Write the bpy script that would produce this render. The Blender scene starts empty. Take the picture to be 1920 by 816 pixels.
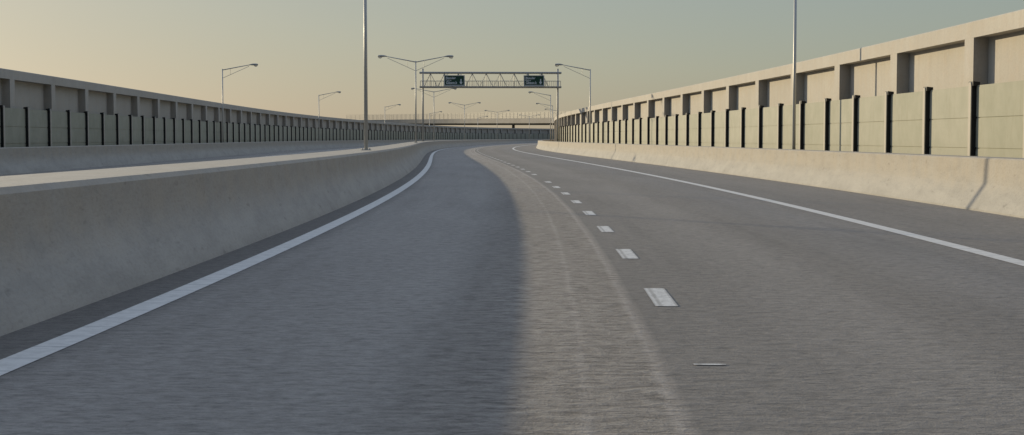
import bpy, bmesh, math, random
from mathutils import Vector, Matrix
random.seed(7)
D = bpy.data; sc = bpy.context.scene; COL = sc.collection
R = math.radians

# ------------------------------------------------------------------ route of the motorway (median centre line)
KS = [0, 15, 30, 50, 70, 90, 110, 140, 170, 200, 250, 300, 350, 420]
KV = [-2.652, -2.134, -1.599, -.896, -.289, .219, .535, 1.120, 1.013, .748, .252, 1.489, 4.260, 8.108]
def kap(s):
    if s <= 0: return 0.0
    if s >= 420: return KV[-1]*1e-3
    for i in range(len(KS)-1):
        if s <= KS[i+1]:
            t = (s-KS[i])/(KS[i+1]-KS[i]); return (KV[i]*(1-t)+KV[i+1]*t)*1e-3
TAB = []
def build_table():
    x, y, th = -4.4179, 0.0, 0.04898
    back = [(-s, x-math.sin(th)*s, y-math.cos(th)*s, th) for s in range(1, 61)]
    TAB.extend(reversed(back)); TAB.append((0, x, y, th))
    for s in range(0, 475):
        for j in range(4):
            th += kap(s+j*.25+.125)*.25
            x += math.sin(th)*.25; y += math.cos(th)*.25
        TAB.append((s+1, x, y, th))
build_table()
def P(s, o, z=0.0):
    i = int(math.floor(s))+60; i = max(0, min(len(TAB)-2, i)); t = s-(i-60)
    a, b = TAB[i], TAB[i+1]
    x = a[1]*(1-t)+b[1]*t; y = a[2]*(1-t)+b[2]*t; th = a[3]*(1-t)+b[3]*t
    return Vector((x+o*math.cos(th), y-o*math.sin(th), z))
def heading(s):
    i = int(math.floor(s))+60; i = max(0, min(len(TAB)-2, i)); t = s-(i-60)
    return TAB[i][3]*(1-t)+TAB[i+1][3]*t
def stations(s0, s1, o, step):
    """stations whose spacing measured along the offset line is even"""
    out = [s0]; s = s0
    while True:
        s = s+step/(1-o*kap(s))
        if s > s1: break
        out.append(s)
    return out
def stations_about(sf, s0, s1, o, step):
    """the same, running both ways from a station that is known"""
    back = []; s = sf
    while True:
        s = s-step/(1-o*kap(s))
        if s < s0: break
        back.append(s)
    return list(reversed(back))+stations(sf, s1, o, step)

# ------------------------------------------------------------------ materials
def mat(name):
    m = D.materials.new(name); m.use_nodes = True
    nt = m.node_tree; b = nt.nodes['Principled BSDF']
    return m, nt, b
def N(nt, t, **kw):
    n = nt.nodes.new(t)
    for k, v in kw.items(): setattr(n, k, v)
    return n
def L(nt, a, b): nt.links.new(a, b)
def noise(nt, vec, scale, detail=4, rough=.55, dim='3D'):
    n = N(nt, 'ShaderNodeTexNoise', noise_dimensions=dim)
    n.inputs['Scale'].default_value = scale; n.inputs['Detail'].default_value = detail; n.inputs['Roughness'].default_value = rough
    L(nt, vec, n.inputs['Vector']); return n.outputs['Fac']
def mapping(nt, vec, scale, loc=(0,0,0)):
    n = N(nt, 'ShaderNodeMapping'); n.inputs['Scale'].default_value = scale; n.inputs['Location'].default_value = loc
    L(nt, vec, n.inputs['Vector']); return n.outputs['Vector']
def ramp(nt, fac, stops, interp='LINEAR'):
    n = N(nt, 'ShaderNodeValToRGB'); cr = n.color_ramp; cr.interpolation = interp
    while len(cr.elements) < len(stops): cr.elements.new(0.5)
    for e, (p, c) in zip(cr.elements, stops):
        e.position = p; e.color = (c, c, c, 1) if isinstance(c, (int, float)) else (*c, 1)
    L(nt, fac, n.inputs['Fac']); return n.outputs['Color']
def mix(nt, a, b, fac, mode='MIX'):
    n = N(nt, 'ShaderNodeMix', data_type='RGBA', blend_type=mode)
    for sock, v in ((n.inputs[6], a), (n.inputs[7], b), (n.inputs[0], fac)):
        if isinstance(v, (int, float)): sock.default_value = v
        elif isinstance(v, tuple): sock.default_value = (*v, 1)
        else: L(nt, v, sock)
    return n.outputs[2]
def maprange(nt, v, a, b, c=0., d=1.):
    n = N(nt, 'ShaderNodeMapRange'); n.inputs[1].default_value = a; n.inputs[2].default_value = b
    n.inputs[3].default_value = c; n.inputs[4].default_value = d; L(nt, v, n.inputs[0]); return n.outputs[0]
def bump(nt, b, h, strength, dist):
    n = N(nt, 'ShaderNodeBump'); n.inputs['Strength'].default_value = strength; n.inputs['Distance'].default_value = dist
    L(nt, h, n.inputs['Height']); L(nt, n.outputs['Normal'], b.inputs['Normal']); return n
def math_(nt, op, a, b=None):
    n = N(nt, 'ShaderNodeMath', operation=op)
    for i, v in enumerate((a, b)):
        if v is None: continue
        if isinstance(v, (int, float)): n.inputs[i].default_value = v
        else: L(nt, v, n.inputs[i])
    return n.outputs[0]

def concrete(name, light, dark, warm, scale=1.0, bumpk=.35, streak=True):
    m, nt, b = mat(name)
    geo = N(nt, 'ShaderNodeNewGeometry').outputs['Position']
    big = noise(nt, geo, .55*scale, 5, .6); mid = noise(nt, geo, 3.2*scale, 6, .65); fine = noise(nt, geo, 26*scale, 4, .6)
    c = mix(nt, dark, light, ramp(nt, big, [(.3, 0), (.68, 1)]))
    c = mix(nt, c, warm, ramp(nt, mid, [(.46, 0), (.75, .75)]))
    c = mix(nt, c, ramp(nt, fine, [(.25, .80), (.6, 1)]), .55, 'MULTIPLY')
    if streak:                                                    # rain streaks running down the face
        st = noise(nt, mapping(nt, geo, (4, 4, .12)), 1.3, 4, .6)
        c = mix(nt, c, ramp(nt, st, [(.32, .86), (.58, 1)]), .4, 'MULTIPLY')
    L(nt, c, b.inputs['Base Color']); b.inputs['Roughness'].default_value = .88
    b.inputs['Specular IOR Level'].default_value = .25
    bump(nt, b, math_(nt, 'ADD', fine, math_(nt, 'MULTIPLY', mid, 2.0)), bumpk, .012)
    return m
M = {}
M['wall'] = concrete('sound_wall_concrete', (.50, .465, .40), (.44, .405, .345), (.47, .41, .33), .8, .2)
M['wall_shade'] = M['wall']
def barrier_mat():
    m, nt, b = mat('barrier_concrete'); uv = N(nt, 'ShaderNodeUVMap'); uv.uv_map = 'route'; uv = uv.outputs[0]
    z = N(nt, 'ShaderNodeSeparateXYZ'); L(nt, N(nt, 'ShaderNodeNewGeometry').outputs['Position'], z.inputs[0])
    big = noise(nt, mapping(nt, uv, (1.6, .5, 1)), 1.0, 5, .62); mid = noise(nt, mapping(nt, uv, (5, 1.7, 1)), 1.0, 7, .68)
    fine = noise(nt, mapping(nt, uv, (30, 14, 1)), 1.0, 4, .65); run = noise(nt, mapping(nt, uv, (.35, 2.6, 1)), 1.0, 5, .6)
    c = mix(nt, (.325, .308, .272), (.415, .393, .345), ramp(nt, big, [(.3, 0), (.7, 1)]))
    # rusty brown weathering of the upper face, broken into blotches
    up = math_(nt, 'MULTIPLY', maprange(nt, math_(nt, 'ADD', z.outputs[2], math_(nt, 'MULTIPLY', math_(nt, 'SUBTRACT', mid, .5), .5)), .25, .62), maprange(nt, run, .3, .62, .35, .95))
    c = mix(nt, c, (.385, .34, .272), up)
    c = mix(nt, c, ramp(nt, mid, [(.28, .76), (.5, .98), (.75, 1.08)]), .6, 'MULTIPLY')
    c = mix(nt, c, ramp(nt, fine, [(.22, .72), (.5, 1), (.8, 1.08)]), .55, 'MULTIPLY')
    c = mix(nt, c, ramp(nt, noise(nt, mapping(nt, uv, (9, 3.5, 1), (7, 3, 0)), 1.0, 3, .5), [(.26, .55), (.36, 1)]), .5, 'MULTIPLY')
    L(nt, c, b.inputs['Base Color']); b.inputs['Roughness'].default_value = .88; b.inputs['Specular IOR Level'].default_value = .25
    bump(nt, b, math_(nt, 'ADD', fine, math_(nt, 'MULTIPLY', mid, 1.5)), .35, .012); return m
M['barrier'] = barrier_mat()
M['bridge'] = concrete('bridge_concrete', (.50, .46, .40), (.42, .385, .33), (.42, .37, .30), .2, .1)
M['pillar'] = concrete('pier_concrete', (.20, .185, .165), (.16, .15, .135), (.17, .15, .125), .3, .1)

def panel_mat():
    m, nt, b = mat('green_grey_panel')
    obj = N(nt, 'ShaderNodeTexCoord').outputs['Object']; rnd = N(nt, 'ShaderNodeObjectInfo').outputs['Random']
    cmb = N(nt, 'ShaderNodeCombineXYZ'); 
    for i in range(3): L(nt, math_(nt, 'MULTIPLY', rnd, 37.+11*i), cmb.inputs[i])
    v = N(nt, 'ShaderNodeVectorMath', operation='ADD'); L(nt, obj, v.inputs[0]); L(nt, cmb.outputs[0], v.inputs[1]); v = v.outputs[0]
    n1 = noise(nt, v, 1.6, 6, .62); n2 = noise(nt, mapping(nt, v, (2.2, 2.2, .5)), 2.4, 6, .7); n3 = noise(nt, v, 40, 3)
    c = mix(nt, (.325, .328, .243), (.395, .388, .298), ramp(nt, n1, [(.3, 0), (.7, 1)]))
    c = mix(nt, c, (.295, .288, .205), ramp(nt, n2, [(.52, 0), (.78, .7)]))
    c = mix(nt, c, maprange(nt, rnd, 0, 1, .92, 1.06), 1.0, 'MULTIPLY') if False else c
    hue = N(nt, 'ShaderNodeCombineColor'); L(nt, maprange(nt, rnd, 0, 1, .91, 1.0), hue.inputs[0]); L(nt, maprange(nt, rnd, 0, 1, .90, .98), hue.inputs[1]); L(nt, maprange(nt, rnd, 0, 1, .91, 1.02), hue.inputs[2])
    c = mix(nt, c, hue.outputs[0], 1.0, 'MULTIPLY')
    zz = N(nt, 'ShaderNodeSeparateXYZ'); L(nt, obj, zz.inputs[0])
    foot = math_(nt, 'MULTIPLY', maprange(nt, math_(nt, 'ADD', zz.outputs[2], math_(nt, 'MULTIPLY', n2, .5)), 1.45, .95), .35)
    c = mix(nt, c, (.27, .26, .19), foot)
    L(nt, c, b.inputs['Base Color']); b.inputs['Roughness'].default_value = .8; b.inputs['Specular IOR Level'].default_value = .25
    bump(nt, b, n3, .15, .01); return m
M['panel'] = panel_mat()
def plain(name, c, rough=.6, metal=0., nscale=6., var=.15, bumpk=0.):
    m, nt, b = mat(name); geo = N(nt, 'ShaderNodeNewGeometry').outputs['Position']
    n = noise(nt, geo, nscale, 5, .6)
    L(nt, mix(nt, tuple(x*(1-var) for x in c), tuple(min(1, x*(1+var)) for x in c), n), b.inputs['Base Color'])
    b.inputs['Roughness'].default_value = rough; b.inputs['Metallic'].default_value = metal
    L(nt, maprange(nt, n, .3, .7, max(.05, rough-.08), rough+.08), b.inputs['Roughness'])
    if bumpk: bump(nt, b, noise(nt, geo, nscale*6), bumpk, .01)
    return m
M['black'] = plain('black_steel', (.012, .012, .011), .7, 0, 9, .3)
M['post_face'] = plain('post_concrete', (.45, .41, .34), .85, 0, 5, .1)
M['galv'] = plain('galvanised_steel', (.56, .54, .48), .5, .3, 5, .12)
M['gantry'] = plain('gantry_steel', (.46, .45, .41), .55, .3, 4, .14)
def lens_mat():
    m, nt, b = mat('lamp_lens'); b.inputs['Base Color'].default_value = (.8, .81, .8, 1); b.inputs['Roughness'].default_value = .25
    t = N(nt, 'ShaderNodeBsdfTranslucent'); t.inputs[0].default_value = (.85, .85, .8, 1)
    mx = N(nt, 'ShaderNodeMixShader'); mx.inputs[0].default_value = .6; L(nt, b.outputs[0], mx.inputs[1]); L(nt, t.outputs[0], mx.inputs[2])
    L(nt, mx.outputs[0], nt.nodes['Material Output'].inputs['Surface']); return m
M['lens'] = lens_mat()
M['head'] = plain('lamp_head_paint', (.42, .41, .37), .5, .3, 8, .1)
M['sign_green'] = plain('sign_green', (.012, .062, .034), .6, 0, 3, .2)
M['sign_grey'] = plain('sign_frame_grey', (.50, .52, .50), .5, 0, 6, .1)
M['sign_white'] = plain('sign_lettering', (.75, .79, .77), .6, 0, 6, .05)
M['rail'] = plain('weathered_rail', (.36, .33, .27), .6, .2, 3, .15)

def asphalt(name, bands):
    """bands: list of (offset in metres, rgb) across the carriageway"""
    m, nt, b = mat(name)
    uv = N(nt, 'ShaderNodeUVMap'); uv.uv_map = 'route'; uv = uv.outputs[0]
    sep = N(nt, 'ShaderNodeSeparateXYZ'); L(nt, uv, sep.inputs[0]); o = sep.outputs[0]
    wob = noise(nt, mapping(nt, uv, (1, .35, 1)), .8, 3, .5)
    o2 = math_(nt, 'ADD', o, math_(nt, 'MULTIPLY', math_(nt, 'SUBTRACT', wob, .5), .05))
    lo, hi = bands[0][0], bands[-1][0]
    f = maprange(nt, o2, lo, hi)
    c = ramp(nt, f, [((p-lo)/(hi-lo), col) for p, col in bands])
    big = noise(nt, mapping(nt, uv, (1, .25, 1)), .55, 5, .6)
    c = mix(nt, c, ramp(nt, big, [(.3, .84), (.7, 1.06)]), .8, 'MULTIPLY')
    # coarse surface dressing with a transverse drag to it
    str1 = noise(nt, mapping(nt, uv, (5.5, 12, 1)), 1.0, 6, .72)
    str2 = noise(nt, mapping(nt, uv, (14, 30, 1)), 1.0, 4, .65)
    sto = noise(nt, uv, 70, 3, .6)
    c = mix(nt, c, ramp(nt, str1, [(.36, .70), (.5, 1.0), (.64, 1.15)]), .8, 'MULTIPLY')
    c = mix(nt, c, ramp(nt, str2, [(.34, .70), (.5, 1.0), (.66, 1.15)]), .75, 'MULTIPLY')
    c = mix(nt, c, ramp(nt, sto, [(.3, .82), (.65, 1.08)]), .6, 'MULTIPLY')
    # open pits between the stones, seen as short dark dashes at this low angle
    pit = noise(nt, mapping(nt, uv, (8, 17, 1), (1.7, 4.1, 0)), 1.0, 3, .6)
    c = mix(nt, c, ramp(nt, pit, [(.34, .66), (.44, 1.0)]), .5, 'MULTIPLY')
    if lo < 4 < hi:                                                # rough strip left of the seam, its sunlit contrast painted into the grain
        mk = ramp(nt, f, [((p-lo)/(hi-lo), v) for p, v in [(3.6, 0), (4.1, 1), (4.86, 1), (4.94, 0)]])
        c = mix(nt, c, ramp(nt, str1, [(.36, .62), (.5, 1.08), (.62, 1.28)]), math_(nt, 'MULTIPLY', mk, .55), 'MULTIPLY')
    # oil and rubber in long narrow marks
    oil = noise(nt, mapping(nt, uv, (2.2, .10, 1), (3.3, 0, 0)), 1.0, 5, .6)
    c = mix(nt, c, ramp(nt, oil, [(.30, .86), (.48, 1.0)]), .8, 'MULTIPLY')
    L(nt, c, b.inputs['Base Color']); b.inputs['Roughness'].default_value = .82; b.inputs['Specular IOR Level'].default_value = .28
    rough = ramp(nt, f, [((p-lo)/(hi-lo), v) for p, v in [(lo, .40), (3.4, .45), (3.95, 1.2), (4.85, 1.2), (4.95, .30), (hi, .30)]]) if lo < 4 < hi else None
    h = math_(nt, 'ADD', math_(nt, 'MULTIPLY', str1, 1.0), math_(nt, 'ADD', math_(nt, 'MULTIPLY', str2, .45), math_(nt, 'MULTIPLY', sto, .18)))
    if rough: h = math_(nt, 'MULTIPLY', math_(nt, 'SUBTRACT', h, .815), rough)
    bump(nt, b, h, 1.0, .075)
    return m
A = lambda k, w=(1.0, .92, .81): tuple(1.24*k*x for x in w)
A_ = lambda k, w=(1.0, .935, .85): tuple(k*x for x in w)
M['road'] = asphalt('asphalt_right', [(.9, A(.150)), (1.45, A(.15)), (1.75, A(.248)), (3.6, A(.254)), (4.2, A(.285, (1, .90, .78))), (4.46, A(.295, (1, .90, .78))), (4.49, A(.345, (1, .90, .79))), (4.53, A(.288, (1, .90, .78))),  # band beside the seam painted lighter and warmer where the sun falls
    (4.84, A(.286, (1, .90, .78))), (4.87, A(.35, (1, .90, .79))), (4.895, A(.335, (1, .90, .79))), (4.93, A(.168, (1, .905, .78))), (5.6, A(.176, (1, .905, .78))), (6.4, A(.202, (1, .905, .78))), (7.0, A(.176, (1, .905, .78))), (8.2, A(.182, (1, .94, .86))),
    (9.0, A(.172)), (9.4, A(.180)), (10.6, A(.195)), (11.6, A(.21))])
M['road_left'] = asphalt('asphalt_left', [(-12.2, A(.25)), (-8, A(.265)), (-4, A(.26)), (-.8, A(.24))])

def paint():
    m, nt, b = mat('road_paint')
    uv = N(nt, 'ShaderNodeUVMap'); uv.uv_map = 'route'; uv = uv.outputs[0]
    sep = N(nt, 'ShaderNodeSeparateXYZ'); L(nt, uv, sep.inputs[0])
    wear = noise(nt, mapping(nt, uv, (9, 9, 1)), 1.0, 6, .7); w2 = noise(nt, mapping(nt, uv, (3, 40, 1)), 1., 4, .65)
    c = mix(nt, (.64, .62, .57), (.48, .46, .42), ramp(nt, wear, [(.42, 0), (.72, 1)]))
    c = mix(nt, c, (.22, .21, .19), ramp(nt, w2, [(.60, 0), (.80, .8)]))
    # hairline cracks the paint has picked up at even steps
    s = math_(nt, 'ADD', sep.outputs[1], math_(nt, 'MULTIPLY', wear, .03))
    fr = math_(nt, 'FRACT', math_(nt, 'DIVIDE', s, .43))
    c = mix(nt, c, (.17, .165, .16), ramp(nt, fr, [(0, 1), (.018, .9), (.034, 0)]))
    L(nt, c, b.inputs['Base Color']); b.inputs['Roughness'].default_value = .7
    bump(nt, b, w2, .5, .006); return m
M['paint'] = paint()
def dash_paint():
    m, nt, b = mat('worn_dash_paint')
    uv = N(nt, 'ShaderNodeUVMap'); uv.uv_map = 'route'; uv = uv.outputs[0]
    sep = N(nt, 'ShaderNodeSeparateXYZ'); L(nt, uv, sep.inputs[0])
    w1 = noise(nt, mapping(nt, uv, (14, 7, 1)), 1.0, 6, .7); w2 = noise(nt, mapping(nt, uv, (60, 5, 1)), 1.0, 4, .65); w3 = noise(nt, mapping(nt, uv, (20, 34, 1)), 1.0, 4, .7)
    c = mix(nt, (.62, .60, .55), (.46, .44, .40), ramp(nt, w1, [(.40, 0), (.66, 1)]))
    x = math_(nt, 'ADD', maprange(nt, sep.outputs[0], 5.075, 5.24), math_(nt, 'MULTIPLY', math_(nt, 'SUBTRACT', w1, .5), .16))
    # a strip the tyres have scrubbed through, and ragged rims
    bare = ramp(nt, x, [(0, 1), (.03, .7), (.09, .1), (.16, .25), (.22, .85), (.31, .75), (.38, .05), (.86, 0), (.93, .5), (1, 1)])
    bare = math_(nt, 'MULTIPLY', bare, ramp(nt, w3, [(.34, .35), (.56, 1)]))
    c = mix(nt, c, (.245, .228, .20), bare)
    c = mix(nt, c, (.25, .235, .21), ramp(nt, w2, [(.56, 0), (.72, .8)]))
    L(nt, c, b.inputs['Base Color']); b.inputs['Roughness'].default_value = .75
    bump(nt, b, w3, .5, .006); return m
M['dash'] = dash_paint()
def ground_mat():
    m, nt, b = mat('dry_ground'); geo = N(nt, 'ShaderNodeNewGeometry').outputs['Position']
    n = noise(nt, geo, .08, 8, .65)
    L(nt, mix(nt, (.09, .085, .05), (.17, .15, .10), n), b.inputs['Base Color']); b.inputs['Roughness'].default_value = .95
    bump(nt, b, noise(nt, geo, 2, 6), .5, .1); return m
M['ground'] = ground_mat()

# ------------------------------------------------------------------ object helpers
def mesh_obj(name, bm, m, parent=None, smooth=False):
    me = D.meshes.new(name); bm.normal_update()
    if smooth == 'angle':
        for e in bm.edges: e.smooth = not (len(e.link_faces) == 2 and e.calc_face_angle(0) > R(24))
    bm.to_mesh(me); bm.free()
    if smooth:
        for p in me.polygons: p.use_smooth = True
    me.materials.append(m)
    o = D.objects.new(name, me); COL.objects.link(o)
    if parent is not None: o.parent = parent
    return o
def thing(name, label, cat, loc=(0,0,0), rz=0., group=None):
    o = D.objects.new(name, None); COL.objects.link(o); o.empty_display_size = .3
    o.location = loc; o.rotation_euler = (0, 0, rz); o['label'] = label; o['category'] = cat
    if group: o['group'] = group
    return o
def copy_tree(o, parent=None):
    c = o.copy(); COL.objects.link(c)
    if parent is not None:
        c.parent = parent
    for ch in list(o.children): copy_tree(ch, c)
    return c
def box(bm, x0, x1, y0, y1, z0, z1, mtx=None):
    vs = [bm.verts.new((x, y, z)) for z in (z0, z1) for y in (y0, y1) for x in (x0, x1)]
    for f in ((0,2,3,1), (4,5,7,6), (0,1,5,4), (2,6,7,3), (0,4,6,2), (1,3,7,5)): bm.faces.new([vs[i] for i in f])
    if mtx is not None:
        for v in vs: v.co = mtx @ v.co
    return vs
def bevel(bm, w, seg=1):
    bmesh.ops.bevel(bm, geom=list(bm.edges), offset=w, segments=seg, profile=.5, affect='EDGES', clamp_overlap=True)
def tube(bm, a, b, r0, r1=None, n=10, caps=True):
    a = Vector(a); b = Vector(b); r1 = r0 if r1 is None else r1
    d = (b-a).normalized(); u = d.orthogonal().normalized(); v = d.cross(u)
    ra, rb = [], []
    for i in range(n):
        t = 2*math.pi*i/n; w = u*math.cos(t)+v*math.sin(t)
        ra.append(bm.verts.new(a+w*r0)); rb.append(bm.verts.new(b+w*r1))
    for i in range(n):
        j = (i+1) % n; bm.faces.new((ra[i], ra[j], rb[j], rb[i]))
    if caps: bm.faces.new(list(reversed(ra))); bm.faces.new(rb)
def sweep(bm, prof, s0, s1, base, step=2.0, closed=True, uvl=None, arc=False):
    """profile points (offset, z) carried along the route; base = origin of the object"""
    n = max(1, int(math.ceil((s1-s0)/step))); rings = []; ss = [s0+(s1-s0)*i/n for i in range(n+1)]
    for s in ss: rings.append([bm.verts.new(P(s, o, z)-base) for o, z in prof])
    m = len(prof); fs = []; ux = [p[0] for p in prof]+[prof[0][0]]
    if arc:
        ux = [0.]
        for j in range(m): a, b = prof[j], prof[(j+1) % m]; ux.append(ux[-1]+math.hypot(b[0]-a[0], b[1]-a[1]))
    for i in range(n):
        for j in range(m if closed else m-1):
            k = (j+1) % m
            f = bm.faces.new((rings[i][j], rings[i][k], rings[i+1][k], rings[i+1][j])); fs.append(f)
            if uvl is not None:
                for lp, (oo, s) in zip(f.loops, ((ux[j], ss[i]), (ux[j+1] if arc else ux[k], ss[i]), (ux[j+1] if arc else ux[k], ss[i+1]), (ux[j], ss[i+1]))): lp[uvl].uv = (oo, s)
    if closed:
        bm.faces.new(rings[0]); bm.faces.new(list(reversed(rings[-1])))
    bmesh.ops.recalc_face_normals(bm, faces=bm.faces) if closed else None
Z0 = Vector((0, 0, 0))

# ------------------------------------------------------------------ ground and roads
bm = bmesh.new(); S = 6000
vs = [bm.verts.new(v) for v in ((-S, -S, -.06), (S, -S, -.06), (S, S, -.06), (-S, S, -.06))]; bm.faces.new(vs)
g = mesh_obj('ground', bm, M['ground']); g['kind'] = 'structure'
def strip(name, o0, o1, s0, s1, z, m, parent=None, step=1.5, cols=1):
    bm = bmesh.new(); uvl = bm.loops.layers.uv.new('route')
    prof = [(o0+(o1-o0)*i/cols, z) for i in range(cols+1)]
    sweep(bm, prof, s0, s1, Z0, step, False, uvl)
    for f in bm.faces:
        f.normal_update()
        if f.normal.z < 0: f.normal_flip()
    return mesh_obj(name, bm, m, parent)
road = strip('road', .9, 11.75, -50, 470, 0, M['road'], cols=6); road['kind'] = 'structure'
road2 = strip('opposite_road', -12.3, -.85, -50, 470, 0, M['road_left'], cols=4); road2['kind'] = 'structure'
verge = strip('verge', 11.76, 16, -50, 470, -.005, M['ground']); verge['kind'] = 'structure'
verge2 = strip('verge', -17, -12.31, -50, 470, -.005, M['ground']); verge2['kind'] = 'structure'
strip('edge_line', 1.36, 1.56, -50, 470, .004, M['paint'], road)
strip('edge_line', 8.77, 8.97, -50, 470, .004, M['paint'], road)
for k in range(-3, 95):
    s = 10.8+3.95*k
    if k == -1:                                              # all but rubbed away, a sliver of its end is left
        strip('lane_dash', 5.085, 5.255, s+.76, s+.80, .004, M['dash'], road, .6)
    elif k == 8: continue
    else: strip('lane_dash', 5.075, 5.24, s-.6, s+.6, .004, M['dash'], road, .6)
strip('edge_line', -9.2, -9.05, -50, 470, .004, M['paint'], road2)
strip('edge_line', -1.75, -1.6, -50, 470, .004, M['paint'], road2)

# ------------------------------------------------------------------ concrete road barriers
def barrier(name, prof, label, s_cut, cat='barrier'):
    base = P(20, prof[0][0], 0)
    t = thing(name, label, cat, base)
    cuts = [-50]+s_cut+[470]
    for a, b in zip(cuts[:-1], cuts[1:]):
        bm = bmesh.new(); uvl = bm.loops.layers.uv.new('route'); sweep(bm, prof, a+.008, b-.008, base, 1.5, True, uvl, True); mesh_obj('barrier_segment', bm, M['barrier'], t, 'angle')
    return t
BH = .87
def face(base, top, ch=.02):
    """flared foot easing into an upright face, bottom to top"""
    d = top-base; sg = 1 if d > 0 else -1
    return [(base-d*.04, -.03), (base+d*.02, .012), (base+d*.20, .13), (base+d*.45, .25), (base+d*.66, .36), (base+d*.80, .45), (base+d*.89, .54), (base+d*.95, .66), (top, BH-ch), (top+sg*ch, BH)]
barrier('median_barrier', face(1.0, .70, .045)+list(reversed(face(-.74, -.42, .03))),
        'low concrete median barrier with a wide flat sunlit top, left of the near road', [64, 124, 184, 244, 304, 364])
barrier('road_barrier', [(11.56, -.03), (11.56, .03), (11.745, .42), (11.757, .46), (11.775, BH-.02), (11.795, BH)]+[(12.30, BH), (12.32, BH-.02), (12.33, -.03)],
        'sunlit concrete road barrier along the right shoulder below the bright panel fence', [86, 146, 206, 266, 326, 386])
barrier('road_barrier', face(-12.10, -12.37)+[(-12.90, BH), (-12.92, BH-.02), (-13.0, -.03)],
        'shaded concrete road barrier on the far left side of the opposite road', [90, 150, 210, 270, 330, 390])

# ------------------------------------------------------------------ high concrete walls with recessed bays
def high_wall(side, face, ztop, zsof, s_first, s0, s1, label, cuts):
    d = .32*side; base = P(s_first, face, 0)
    t = thing('sound_wall', label, 'wall', base)
    segs = [s0]+cuts+[s1]
    for a, b in zip(segs[:-1], segs[1:]):
        bm = bmesh.new(); sweep(bm, [(face+d, -.05), (face+d, zsof), (face+d+.18*side, zsof), (face+d+.18*side, -.05)], a+.01, b-.01, base, 1.5); mesh_obj('back_slab', bm, M['wall'], t)
        bm = bmesh.new(); sweep(bm, [(face, zsof), (face, ztop-.02), (face+.02*side, ztop), (face+d+.18*side, ztop), (face+d+.18*side, zsof+.001)], a+.01, b-.01, base, 1.5); mesh_obj('coping_beam', bm, M['wall'], t)
    W = .58
    bm = bmesh.new(); box(bm, -.16, .158, 0, W, -.05, zsof-.001)
    first = None
    n = 0
    for s in stations_about(s_first, s0+.1, s1-1, face, 5.65 if side > 0 else 5.6):
        if n >= 100: break
        n += 1
        if first is None:
            o = first = mesh_obj('pilaster', bm, M['wall'], t)
        else:
            o = first.copy(); COL.objects.link(o); o.parent = t
        o.location = P(s, face+d*.5, 0)-base; o.rotation_euler = (0, 0, -heading(s+.29))
    return t
high_wall(1, 13.85, 3.69, 3.335, 30.3, 1.0, 300, 'high sunlit concrete wall with recessed bays on the right side', [])
high_wall(-1, -14.1, 3.76, 3.40, 54.18, 20.0, 465, 'high shaded concrete wall with recessed bays along the left side', [120, 180, 240, 300, 360])

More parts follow.
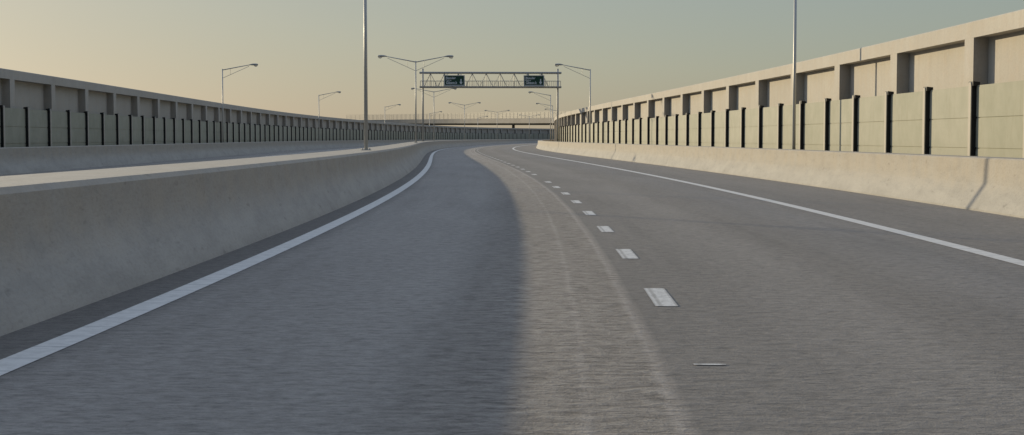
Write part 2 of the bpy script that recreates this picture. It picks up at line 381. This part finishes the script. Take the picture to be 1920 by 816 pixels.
# ------------------------------------------------------------------ panel fences in front of the walls
def panel_fence(side, o_face, s_first, s0, s1, zp, label):
    """o_face: offset of the panel face. post protrudes towards the road"""
    base = P(s_first, o_face, 0); SP = 3.07 if side > 0 else 3.0
    t = thing('panel_fence', label, 'fence', base)
    sg = -side                                              # towards the road in local x
    # post: dark body, pale front plate with rounded top, dark cap
    bb = bmesh.new(); box(bb, min(0, .095*sg), max(0, .095*sg), -.065, .065, 0, zp+.002)
    box(bb, min(-.13*sg, -.003*sg), max(-.13*sg, -.003*sg), -.065, .065, 0, zp+.002)
    pb = bmesh.new()
    outline = [(-.075, 0), (.075, 0), (.075, zp+.0), (.06, zp+.045), (.03, zp+.06), (-.03, zp+.06), (-.06, zp+.045), (-.075, zp+.0)]
    xa, xb = .097*sg, .118*sg
    va = [pb.verts.new((xa, y, z)) for y, z in outline]; vb = [pb.verts.new((xb, y, z)) for y, z in outline]
    pb.faces.new(va); pb.faces.new(list(reversed(vb)))
    for i in range(len(va)):
        j = (i+1) % len(va); pb.faces.new((va[i], va[j], vb[j], vb[i]))
    bmesh.ops.recalc_face_normals(pb, faces=pb.faces)
    cb = bmesh.new()
    y0, y1 = -.135, .135
    prof = [(-.05*sg, zp+.003), (-.05*sg, zp+.06), (.096*sg, zp+.075), (.096*sg, zp-.02), (.005*sg, zp-.02), (.005*sg, zp+.003)]
    va = [cb.verts.new((x, y0, z)) for x, z in prof]; vb = [cb.verts.new((x, y1, z)) for x, z in prof]
    cb.faces.new(va); cb.faces.new(list(reversed(vb)))
    for i in range(len(va)):
        j = (i+1) % len(va); cb.faces.new((va[i], va[j], vb[j], vb[i]))
    bmesh.ops.recalc_face_normals(cb, faces=cb.faces)
    kb = bmesh.new()                                        # small clips that hold the boards
    box(kb, min(.004*sg, .03*sg), max(.004*sg, .03*sg), -.12, -.067, -.024, .024)
    # panel: stacked boards with open joints
    pn = bmesh.new(); g = .008
    for a, b in ((0, .37), (.37, .99), (.99, 1.61), (1.61, zp)):
        box(pn, min(0, -.08*sg), max(0, -.08*sg), .068, SP-.068, a+g, b-g)
    box(pn, min(-.02*sg, -.06*sg), max(-.02*sg, -.06*sg), .071, SP-.071, 0, zp-.02)
    st = stations_about(s_first, s0, s1, o_face, SP)
    meshes = {}; rest_b, rest_f, rest_p = bmesh.new(), bmesh.new(), bmesh.new(); protos = None
    for i, s in enumerate(st[:-1]):
        p = P(s, o_face, 0); q = P(st[i+1], o_face, 0); d = q-p
        rz = math.atan2(-d.x, d.y)
        if i < 99:
            if protos is None:
                po = mesh_obj('post', bb, M['black'], t); fo = mesh_obj('front_plate', pb, M['post_face'], po); co = mesh_obj('cap', cb, M['black'], po); ko = mesh_obj('clip', kb, M['black'], po); ko.location.z = .99
                k2 = ko.copy(); COL.objects.link(k2); k2.parent = po; k2.location.z = 1.61
                pa = mesh_obj('panel', pn, M['panel'], t); protos = (po, fo, co, ko, pa, k2)
            else:
                po = protos[0].copy(); COL.objects.link(po); po.parent = t
                for c0 in (fo, co, ko, k2):
                    if i > 24 and c0 in (ko, k2): continue    # clips too small to see
                    c = c0.copy(); COL.objects.link(c); c.parent = po
                pa = protos[4].copy(); COL.objects.link(pa); pa.parent = t
            po.location = p-base; po.rotation_euler = (0, 0, rz)
            pa.location = p-base; pa.rotation_euler = (0, 0, rz)
        else:
            mt = Matrix.Translation(p-base) @ Matrix.Rotation(rz, 4, 'Z')
            for tgt, src in ((rest_b, protos[0]), (rest_b, protos[2]), (rest_f, protos[1]), (rest_p, protos[4])):
                n0 = len(tgt.verts); f0 = len(tgt.faces); tgt.from_mesh(src.data); tgt.verts.ensure_lookup_table()
                for v in tgt.verts[n0:]: v.co = mt @ v.co
    if len(rest_b.verts):
        o = mesh_obj('far_posts', rest_b, M['black'], t); o['kind'] = 'stuff'
        fo = mesh_obj('front_plate', rest_f, M['post_face'], o); fo['kind'] = 'stuff'
        o = mesh_obj('far_panels', rest_p, M['panel'], t); o['kind'] = 'stuff'
    else: rest_b.free(); rest_f.free(); rest_p.free()
panel_fence(1, 13.45, 32.0, 3, 150, 2.275, 'sunlit pale green panel fence with black posts on the right, before the bright wall')
panel_fence(-1, -13.70, 54.75, 40, 440, 2.30, 'shaded green panel fence with black posts on the left, before the dark wall')

# ------------------------------------------------------------------ street lamps
def lathe_x(bm, rings):
    """rings: (x, half width y, half height z, centre z) -> closed hull along x"""
    rr = []
    for x, wy, hz, zc in rings:
        rr.append([bm.verts.new((x, wy*math.cos(2*math.pi*i/12), zc+hz*math.sin(2*math.pi*i/12))) for i in range(12)])
    for a, b in zip(rr[:-1], rr[1:]):
        for i in range(12):
            j = (i+1) % 12; bm.faces.new((a[i], a[j], b[j], b[i]))
    bm.faces.new(rr[0]); bm.faces.new(list(reversed(rr[-1]))); bmesh.ops.recalc_face_normals(bm, faces=bm.faces)
def lamp(name, label, group, top, z0, dirs, pole_r=.052):
    """local frame: x across the road. top = height of pole top, z0 = height of its foot above the ground"""
    t = thing(name, label, 'street lamp', group=group)
    h = top-z0
    bm = bmesh.new(); tube(bm, (0, 0, .012), (0, 0, h+.07), pole_r, pole_r*.78, 14); mesh_obj('pole', bm, M['galv'], t, True)
    bm = bmesh.new(); box(bm, -.13, .13, -.13, .13, 0, .022)
    for sx in (-1, 1):
        for sy in (-1, 1): tube(bm, (sx*.095, sy*.095, .02), (sx*.095, sy*.095, .05), .016, n=6)
    mesh_obj('base_plate', bm, M['galv'], t)
    for dx in dirs:
        bm = bmesh.new()
        tube(bm, (0, 0, h), (dx*1.95, 0, h+.37), .038, .026, 8)
        arm = mesh_obj('arm', bm, M['galv'], t, True)
        bm = bmesh.new(); tube(bm, (0, 0, h-.58), (dx*1.86, 0, h+.26), .016, .014, 6); mesh_obj('strut', bm, M['galv'], arm)
        bm = bmesh.new(); tube(bm, (dx*.55, 0, h-.33), (dx*.55, 0, h+.10), .013, n=6); mesh_obj('hanger', bm, M['galv'], arm)
        bm = bmesh.new(); tube(bm, (dx*1.84, 0, h+.25), (dx*1.84, 0, h+.35), .013, n=6); mesh_obj('hanger', bm, M['galv'], arm)
        bm = bmesh.new(); lathe_x(bm, [(dx*1.90, .03, .03, h+.37), (dx*2.02, .055, .05, h+.385), (dx*2.15, .10, .068, h+.392), (dx*2.32, .12, .07, h+.392), (dx*2.44, .10, .06, h+.39), (dx*2.50, .05, .035, h+.385)])
        hd = mesh_obj('lamp_head', bm, M['head'], t, True)
        bm = bmesh.new(); lathe_x(bm, [(dx*2.20, .03, .02, h+.325), (dx*2.25, .085, .06, h+.312), (dx*2.34, .105, .08, h+.305), (dx*2.43, .09, .06, h+.312), (dx*2.48, .03, .02, h+.33)])
        mesh_obj('lens', bm, M['lens'], hd, True)
    return t
def put(t, s, o, z0):
    t.location = P(s, o, z0); t.rotation_euler = (0, 0, -heading(s))
GM, GL, GR = 'double-armed lamps along the median', 'single-armed lamps along the left barrier', 'single-armed lamps along the right barrier'
VS = [(38.0, .27, 'nearest lamp on the median, a thick grey pole cut off by the picture top'),
      (94.5, .43, 'double-armed lamp on the median just left of the sign gantry'),
      (156.0, .2, 'double-armed lamp on the median seen right beside the left leg of the sign gantry'),
      (219.0, -.25, 'double-armed lamp on the median seen below the right edge of the left green sign'),
      (280.5, .15, 'double-armed lamp on the median seen below the middle of the gantry span'),
      (336.0, 0.1, 'small farthest double-armed lamp on the median seen below the right green sign')]
LS = [(46.0, 0, 'single-armed lamp behind the left barrier whose thin shadow crosses the near road'),
      (101.5, 0, 'largest single-armed lamp visible on the left side, above the dark wall'),
      (161.0, .25, 'single-armed lamp on the left side just left of the near median pole'),
      (221.5, .4, 'single-armed lamp on the left side between the near median pole and the gantry'),
      (281.0, 0, 'small single-armed lamp on the left side partly hidden behind a double-armed lamp'),
      (340.0, 0, 'tiny farthest single-armed lamp on the left side in front of the bridge')]
RS = [(41.0, 0, 'nearest lamp on the right side, a grey pole before the bright wall, cut off above'),
      (99.5, .1, 'single-armed lamp on the right side just right of the sign gantry'),
      (160.0, .62, 'taller of the single-armed lamps seen under the right end of the gantry'),
      (213.0, .95, 'lower of the single-armed lamps seen under the right end of the gantry'),
      (255.0, .8, 'tiny single-armed lamp just right of the gantry right leg, mostly hidden by the bright wall')]
v0 = lamp('double_street_lamp', VS[0][2], GM, 6.2, BH, (-1, 1)); l0 = lamp('street_lamp', LS[0][2], GL, 5.98, 0, (1,)); r0 = lamp('street_lamp', RS[0][2], GR, 5.93, 0, (-1,))
for src, lst, off, z0 in ((v0, VS, 0, BH), (l0, LS, -13.3, 0), (r0, RS, 12.44, 0)):
    for i, (s, do, lb) in enumerate(lst):
        t = src if i == 0 else copy_tree(src)
        t['label'] = lb; put(t, s, off+do, z0)

# ------------------------------------------------------------------ sign gantry
SG = 133.5
gl, gr = P(SG, .08, 0), P(SG, 12.70, 0)
GW = (gr-gl).length; rzg = math.atan2((gr-gl).y, (gr-gl).x)
ga = thing('sign_gantry', 'grey steel sign gantry with truss and walkway rail spanning the road', 'gantry', gl, rzg)
ZT, ZB = 7.26, 5.93
for x, z in ((0, BH), (GW, 0)):
    bm = bmesh.new(); tube(bm, (x, 0, z+.02), (x, 0, 7.62), .088, .078, 14); tube(bm, (x, 0, 7.62), (x, 0, 7.65), .088, n=14); po = mesh_obj('leg', bm, M['gantry'], ga, True)
    bm = bmesh.new(); box(bm, x-.2, x+.2, -.2, .2, z, z+.025); mesh_obj('base_plate', bm, M['gantry'], po)
X0, X1 = -.30, GW+.32
for y in (-.42, .42):
    bm = bmesh.new(); tube(bm, (X0, y, ZT), (X1, y, ZT), .088, n=12); mesh_obj('top_chord', bm, M['gantry'], ga)
    bm = bmesh.new(); tube(bm, (X0, y, ZB), (X1, y, ZB), .08, n=12); mesh_obj('bottom_chord', bm, M['gantry'], ga)
bm = bmesh.new(); box(bm, X0+.05, X1-.05, -.36, .36, ZB-.02, ZB+.02); mesh_obj('walkway', bm, M['gantry'], ga)
for x in (0, GW):
    for z in (ZT, ZB):
        bm = bmesh.new(); tube(bm, (x, -.42, z), (x, .42, z), .05, n=8); mesh_obj('cross_beam', bm, M['gantry'], ga)
nb = 9; pit = 1.30; xs0 = .72
for y in (-.42, .42):
    for k in range(nb):
        xc = xs0+pit*k
        if xc > GW-.3: break
        for dx in (-.62, 0, .62):
            bm = bmesh.new(); tube(bm, (xc, y, ZT-.06), (max(.05, min(GW-.05, xc+dx)), y, ZB+.06), .022, n=6)
            mesh_obj('brace', bm, M['gantry'], ga)
# walkway rail in lengths with narrow gaps
nr = 9; rl = (X1-X0-.1)/nr
for k in range(nr):
    xa = X0+.05+rl*k+.04; xb = xa+rl-.08
    bm = bmesh.new(); y = -.56
    tube(bm, (xa, y, ZB+.55), (xb, y, ZB+.55), .03, n=6); tube(bm, (xa, y, ZB+.06), (xb, y, ZB+.06), .015, n=6)
    m = 8
    for i in range(m+1):
        x = xa+(xb-xa)*i/m; tube(bm, (x, y, ZB-.02), (x, y, ZB+.55), (.024 if i in (0, m) else .016), n=5)
    for x in (xa+.02, xb-.02): tube(bm, (x, y, ZB), (x, -.42, ZB), .02, n=5)
    mesh_obj('walkway_rail', bm, M['gantry'], ga)

def text_mesh(name, txt, size, x, z, parent, width, bold=.008):
    cu = D.curves.new('letters', 'FONT'); cu.body = txt; cu.size = size; cu.extrude = .006; cu.offset = bold; cu.resolution_u = 3
    ob = D.objects.new('letters', cu); COL.objects.link(ob)
    dg = bpy.context.evaluated_depsgraph_get(); dg.update()
    me = D.meshes.new_from_object(ob.evaluated_get(dg)); D.objects.remove(ob); D.curves.remove(cu)
    x0 = min(v.co.x for v in me.vertices); x1 = max(v.co.x for v in me.vertices)
    me.transform(Matrix.Diagonal((width/(x1-x0), 1, 1, 1)) @ Matrix.Translation((-x0, 0, 0)))
    me.transform(Matrix.Translation((x, -.066, z)) @ Matrix.Rotation(R(90), 4, 'X'))
    me.materials.clear(); me.materials.append(M['sign_white']); me.name = name
    o = D.objects.new(name, me); COL.objects.link(o); o.parent = parent; return o
def sign(label):
    t = thing('direction_sign', label, 'sign', group='green signs on the gantry')
    w, h = 1.93, 1.04
    bm = bmesh.new(); box(bm, -w/2+.05, w/2-.05, -.05, 0, .14, h-.05); mesh_obj('sign_board', bm, M['sign_green'], t)
    bm = bmesh.new()
    box(bm, -w/2, w/2, -.075, .03, h-.06, h); box(bm, -w/2, w/2, -.075, .03, 0, .15)
    box(bm, -w/2, -w/2+.085, -.072, .028, .151, h-.061); box(bm, w/2-.085, w/2, -.072, .028, .151, h-.061)
    mesh_obj('sign_frame', bm, M['sign_grey'], t)
    for x in (-.66, .60):
        for dx in (-.06, .06):
            bm = bmesh.new(); tube(bm, (x+dx, -.02, h-.01), (x+dx*.4, .02, h+.22), .02, n=6)
            mesh_obj('hanger', bm, M['gantry'], t)
    text_mesh('lettering', 'Blender', .29, -.79, .69, t, .93); text_mesh('lettering', 'Made by', .165, -.79, .535, t, .52, .004); text_mesh('lettering', 'Gibson.k', .36, -.77, .23, t, 1.04, .010)
    bm = bmesh.new()
    pts = [(-.05, .70), (.05, .70), (.05, .44), (.10, .45), (.125, .40), (.11, .34), (.03, .21), (-.03, .21), (-.11, .34), (-.125, .40), (-.10, .45), (-.05, .44)]
    va = [bm.verts.new((x+.62, -.064, z)) for x, z in pts]; vb = [bm.verts.new((x+.62, -.052, z)) for x, z in pts]
    bm.faces.new(va); bm.faces.new(list(reversed(vb)))
    for i in range(len(pts)):
        j = (i+1) % len(pts); bm.faces.new((va[i], va[j], vb[j], vb[i]))
    bmesh.ops.recalc_face_normals(bm, faces=bm.faces); mesh_obj('arrow', bm, M['sign_white'], t)
    return t
s1 = sign('left of the two green road signs hung on the gantry, nearer the median')
s2 = copy_tree(s1); s2['label'] = 'right of the two green road signs hung on the gantry, nearer the sunlit wall'
def gpt(x, y, z): return Matrix.Rotation(rzg, 4, 'Z') @ Vector((x, y, 0))+Vector((gl.x, gl.y, z))
for o, x in ((s1, 2.95), (s2, 10.36)):
    o.location = gpt(x, -.62, 5.97); o.rotation_euler = (0, 0, rzg)

# ------------------------------------------------------------------ distant overpass
BR = [(-160, 655), (-110, 612), (-66, 568), (-48, 547), (-32, 526), (-18.5, 505), (-5, 478), (9, 448), (30, 402), (60, 336)]
BZ = [1.15, 1.05, .9, .82, .7, .52, .28, 0, -.3, -.6]                # the deck climbs to the left
def catmull(pts, sub=6):
    out = []; q = [Vector((*p, z)) for p, z in zip(pts, BZ)]; q = [q[0]*2-q[1]]+q+[q[-1]*2-q[-2]]
    for i in range(1, len(q)-2):
        for k in range(sub):
            t = k/sub; a, b, c, d = q[i-1:i+3]
            out.append(.5*((2*b)+(c-a)*t+(2*a-5*b+4*c-d)*t*t+(3*b-a-3*c+d)*t**3))
    out.append(q[-2]); return out
BP = catmull(BR)
def bnorm(i):
    a = BP[max(0, i-1)]; b = BP[min(len(BP)-1, i+1)]; d = (b-a); d.z = 0; d.normalize(); return Vector((-d.y, d.x, 0))   # away from the camera
bbase = Vector((0, 457, 0))
br = thing('overpass', 'pale concrete overpass with railing crossing behind the curve in the distance', 'bridge', bbase)
def bsweep(name, prof, m, parent=br):
    bm = bmesh.new(); rings = [[bm.verts.new(p+bnorm(i)*o+Vector((0, 0, z))-bbase) for o, z in prof] for i, p in enumerate(BP)]; n = len(prof)
    for a, b in zip(rings[:-1], rings[1:]):
        for j in range(n):
            k = (j+1) % n; bm.faces.new((a[j], a[k], b[k], b[j]))
    bm.faces.new(rings[0]); bm.faces.new(list(reversed(rings[-1]))); bmesh.ops.recalc_face_normals(bm, faces=bm.faces)
    return mesh_obj(name, bm, m, parent)
bsweep('parapet', [(0, 6.32), (0, 7.35), (.35, 7.35), (.35, 6.32)], M['bridge'])
bsweep('parapet', [(11.3, 6.32), (11.3, 7.35), (11.65, 7.35), (11.65, 6.32)], M['bridge'])
bsweep('deck', [(-.14, 5.78), (-.14, 6.315), (11.79, 6.315), (11.79, 5.78)], M['bridge'])
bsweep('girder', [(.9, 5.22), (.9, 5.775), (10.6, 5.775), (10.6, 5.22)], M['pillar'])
def along(d0, d1, step):
    acc = 0; out = []; nxt = d0
    for i in range(len(BP)-1):
        l = (BP[i+1]-BP[i]).length
        while nxt <= acc+l and nxt <= d1:
            out.append((BP[i].lerp(BP[i+1], (nxt-acc)/l), bnorm(i), i)); nxt += step
        acc += l
    return out
tot = sum((BP[i+1]-BP[i]).length for i in range(len(BP)-1))
d0 = sum((BP[i+1]-BP[i]).length for i in range(12))                  # the railing starts where the far approach ends
for off in (.17, 11.48):
    ends = [p+n*off-bbase for p, n, i in along(d0, tot, 2.9)]
    rp = None
    for z in (7.85, 8.35, 8.85, 9.33):
        bm = bmesh.new()
        for a, b in zip(ends[:-1], ends[1:]): tube(bm, a+Vector((0, 0, z)), b+Vector((0, 0, z)), .035, n=4, caps=False)
        bmesh.ops.remove_doubles(bm, verts=bm.verts, dist=.02)
        if rp is None: rp = mesh_obj('railing', bm, M['rail'], br)
        else: mesh_obj('rail', bm, M['rail'], rp)
    first = None
    for k, e in enumerate(ends[:98]):
        if first is None:
            bm = bmesh.new(); tube(bm, (0, 0, 7.30), (0, 0, 9.37), .036, n=5); first = o = mesh_obj('rail_post', bm, M['rail'], rp)
        else: o = first.copy(); COL.objects.link(o); o.parent = rp
        o.location = e
def pier_at(ratio):                                                  # the bent that shows between wall top and deck
    best = min(along(0, tot, .5), key=lambda q: abs((q[0]+q[1]*5.8).x/(q[0]+q[1]*5.8).y-ratio)); 
    return sum((BP[k+1]-BP[k]).length for k in range(best[2]))+(best[0]-BP[best[2]]).length
dp = pier_at(.0011)
for d in (dp-160, dp-80, dp, dp+75):
    p, n, i = along(d, d+.1, 5)[0]
    bm = bmesh.new(); c = p+n*5.8-bbase; c.z = p.z
    mt = Matrix.Translation(c) @ Matrix.Rotation(math.atan2(n.y, n.x), 4, 'Z')
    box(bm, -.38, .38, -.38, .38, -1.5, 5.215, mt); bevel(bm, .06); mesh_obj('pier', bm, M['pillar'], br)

# ------------------------------------------------------------------ camera
cam = D.objects.new('camera', D.cameras.new('camera')); COL.objects.link(cam); sc.camera = cam
cam.location = (0, 0, 1.2); cam.data.sensor_width = 36; cam.data.lens = 2667/1920*36
cam.data.clip_start = .1; cam.data.clip_end = 20000
cam.rotation_euler = (R(90)-math.atan((148+1.41)/2667), 0, 0)

# ------------------------------------------------------------------ daylight: low sun ahead and to the left
AZ, EL = 39.0, 9.1
sd = Vector((-math.sin(R(AZ))*math.cos(R(EL)), math.cos(R(AZ))*math.cos(R(EL)), math.sin(R(EL))))
sun = D.objects.new('sun', D.lights.new('sun', 'SUN')); COL.objects.link(sun)
sun.data.energy = 3.95; sun.data.angle = R(.45); sun.data.color = (1.0, .84, .57)
sun.rotation_euler = sd.to_track_quat('Z', 'Y').to_euler()
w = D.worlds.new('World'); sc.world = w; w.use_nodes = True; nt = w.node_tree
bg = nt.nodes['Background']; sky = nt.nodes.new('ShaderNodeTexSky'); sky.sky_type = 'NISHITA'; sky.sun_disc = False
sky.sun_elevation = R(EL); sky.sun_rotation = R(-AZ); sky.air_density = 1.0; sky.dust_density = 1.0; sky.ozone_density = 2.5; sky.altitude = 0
# sky reshaped as added fill: glow evened out, upper part lifted (V only, hue kept)
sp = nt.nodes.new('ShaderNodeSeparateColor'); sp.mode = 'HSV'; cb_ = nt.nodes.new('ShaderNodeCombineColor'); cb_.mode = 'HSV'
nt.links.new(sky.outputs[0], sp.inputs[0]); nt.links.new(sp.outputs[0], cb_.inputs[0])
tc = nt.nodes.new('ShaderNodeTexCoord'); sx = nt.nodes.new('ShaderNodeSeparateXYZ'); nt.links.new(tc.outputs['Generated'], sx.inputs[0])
sky_lift = maprange(nt, sx.outputs[2], .11, .55, 0., 1.)
nt.links.new(math_(nt, 'MULTIPLY', sp.outputs[1], math_(nt, 'SUBTRACT', .53, math_(nt, 'MULTIPLY', sky_lift, -.01))), cb_.inputs[1])
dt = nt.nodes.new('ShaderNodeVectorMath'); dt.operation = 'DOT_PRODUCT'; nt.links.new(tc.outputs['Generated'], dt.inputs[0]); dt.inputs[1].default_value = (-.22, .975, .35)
side = maprange(nt, dt.outputs['Value'], -.75, .3, .2, 1.)  # dims the sky behind the camera so faces turned that way stay dark
nt.links.new(math_(nt, 'MULTIPLY', math_(nt, 'MULTIPLY', math_(nt, 'MULTIPLY', math_(nt, 'POWER', sp.outputs[2], .37), side), 2.02), math_(nt, 'ADD', 1., math_(nt, 'MULTIPLY', sky_lift, 1.68))), cb_.inputs[2])
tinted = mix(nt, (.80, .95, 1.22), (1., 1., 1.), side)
nt.links.new(mix(nt, mix(nt, cb_.outputs[0], tinted, 1.0, 'MULTIPLY'), mix(nt, (.985, .984, .922), (.985, .99, 1.01), sky_lift), 1.0, 'MULTIPLY'), bg.inputs['Color']); bg.inputs['Strength'].default_value = .10
vs_ = sc.view_settings; vs_.view_transform = 'Standard'; vs_.look = 'None'; vs_.exposure = .2; vs_.gamma = 1; vs_.use_curve_mapping = False
sc.render.resolution_x = 1024; sc.render.resolution_y = 435
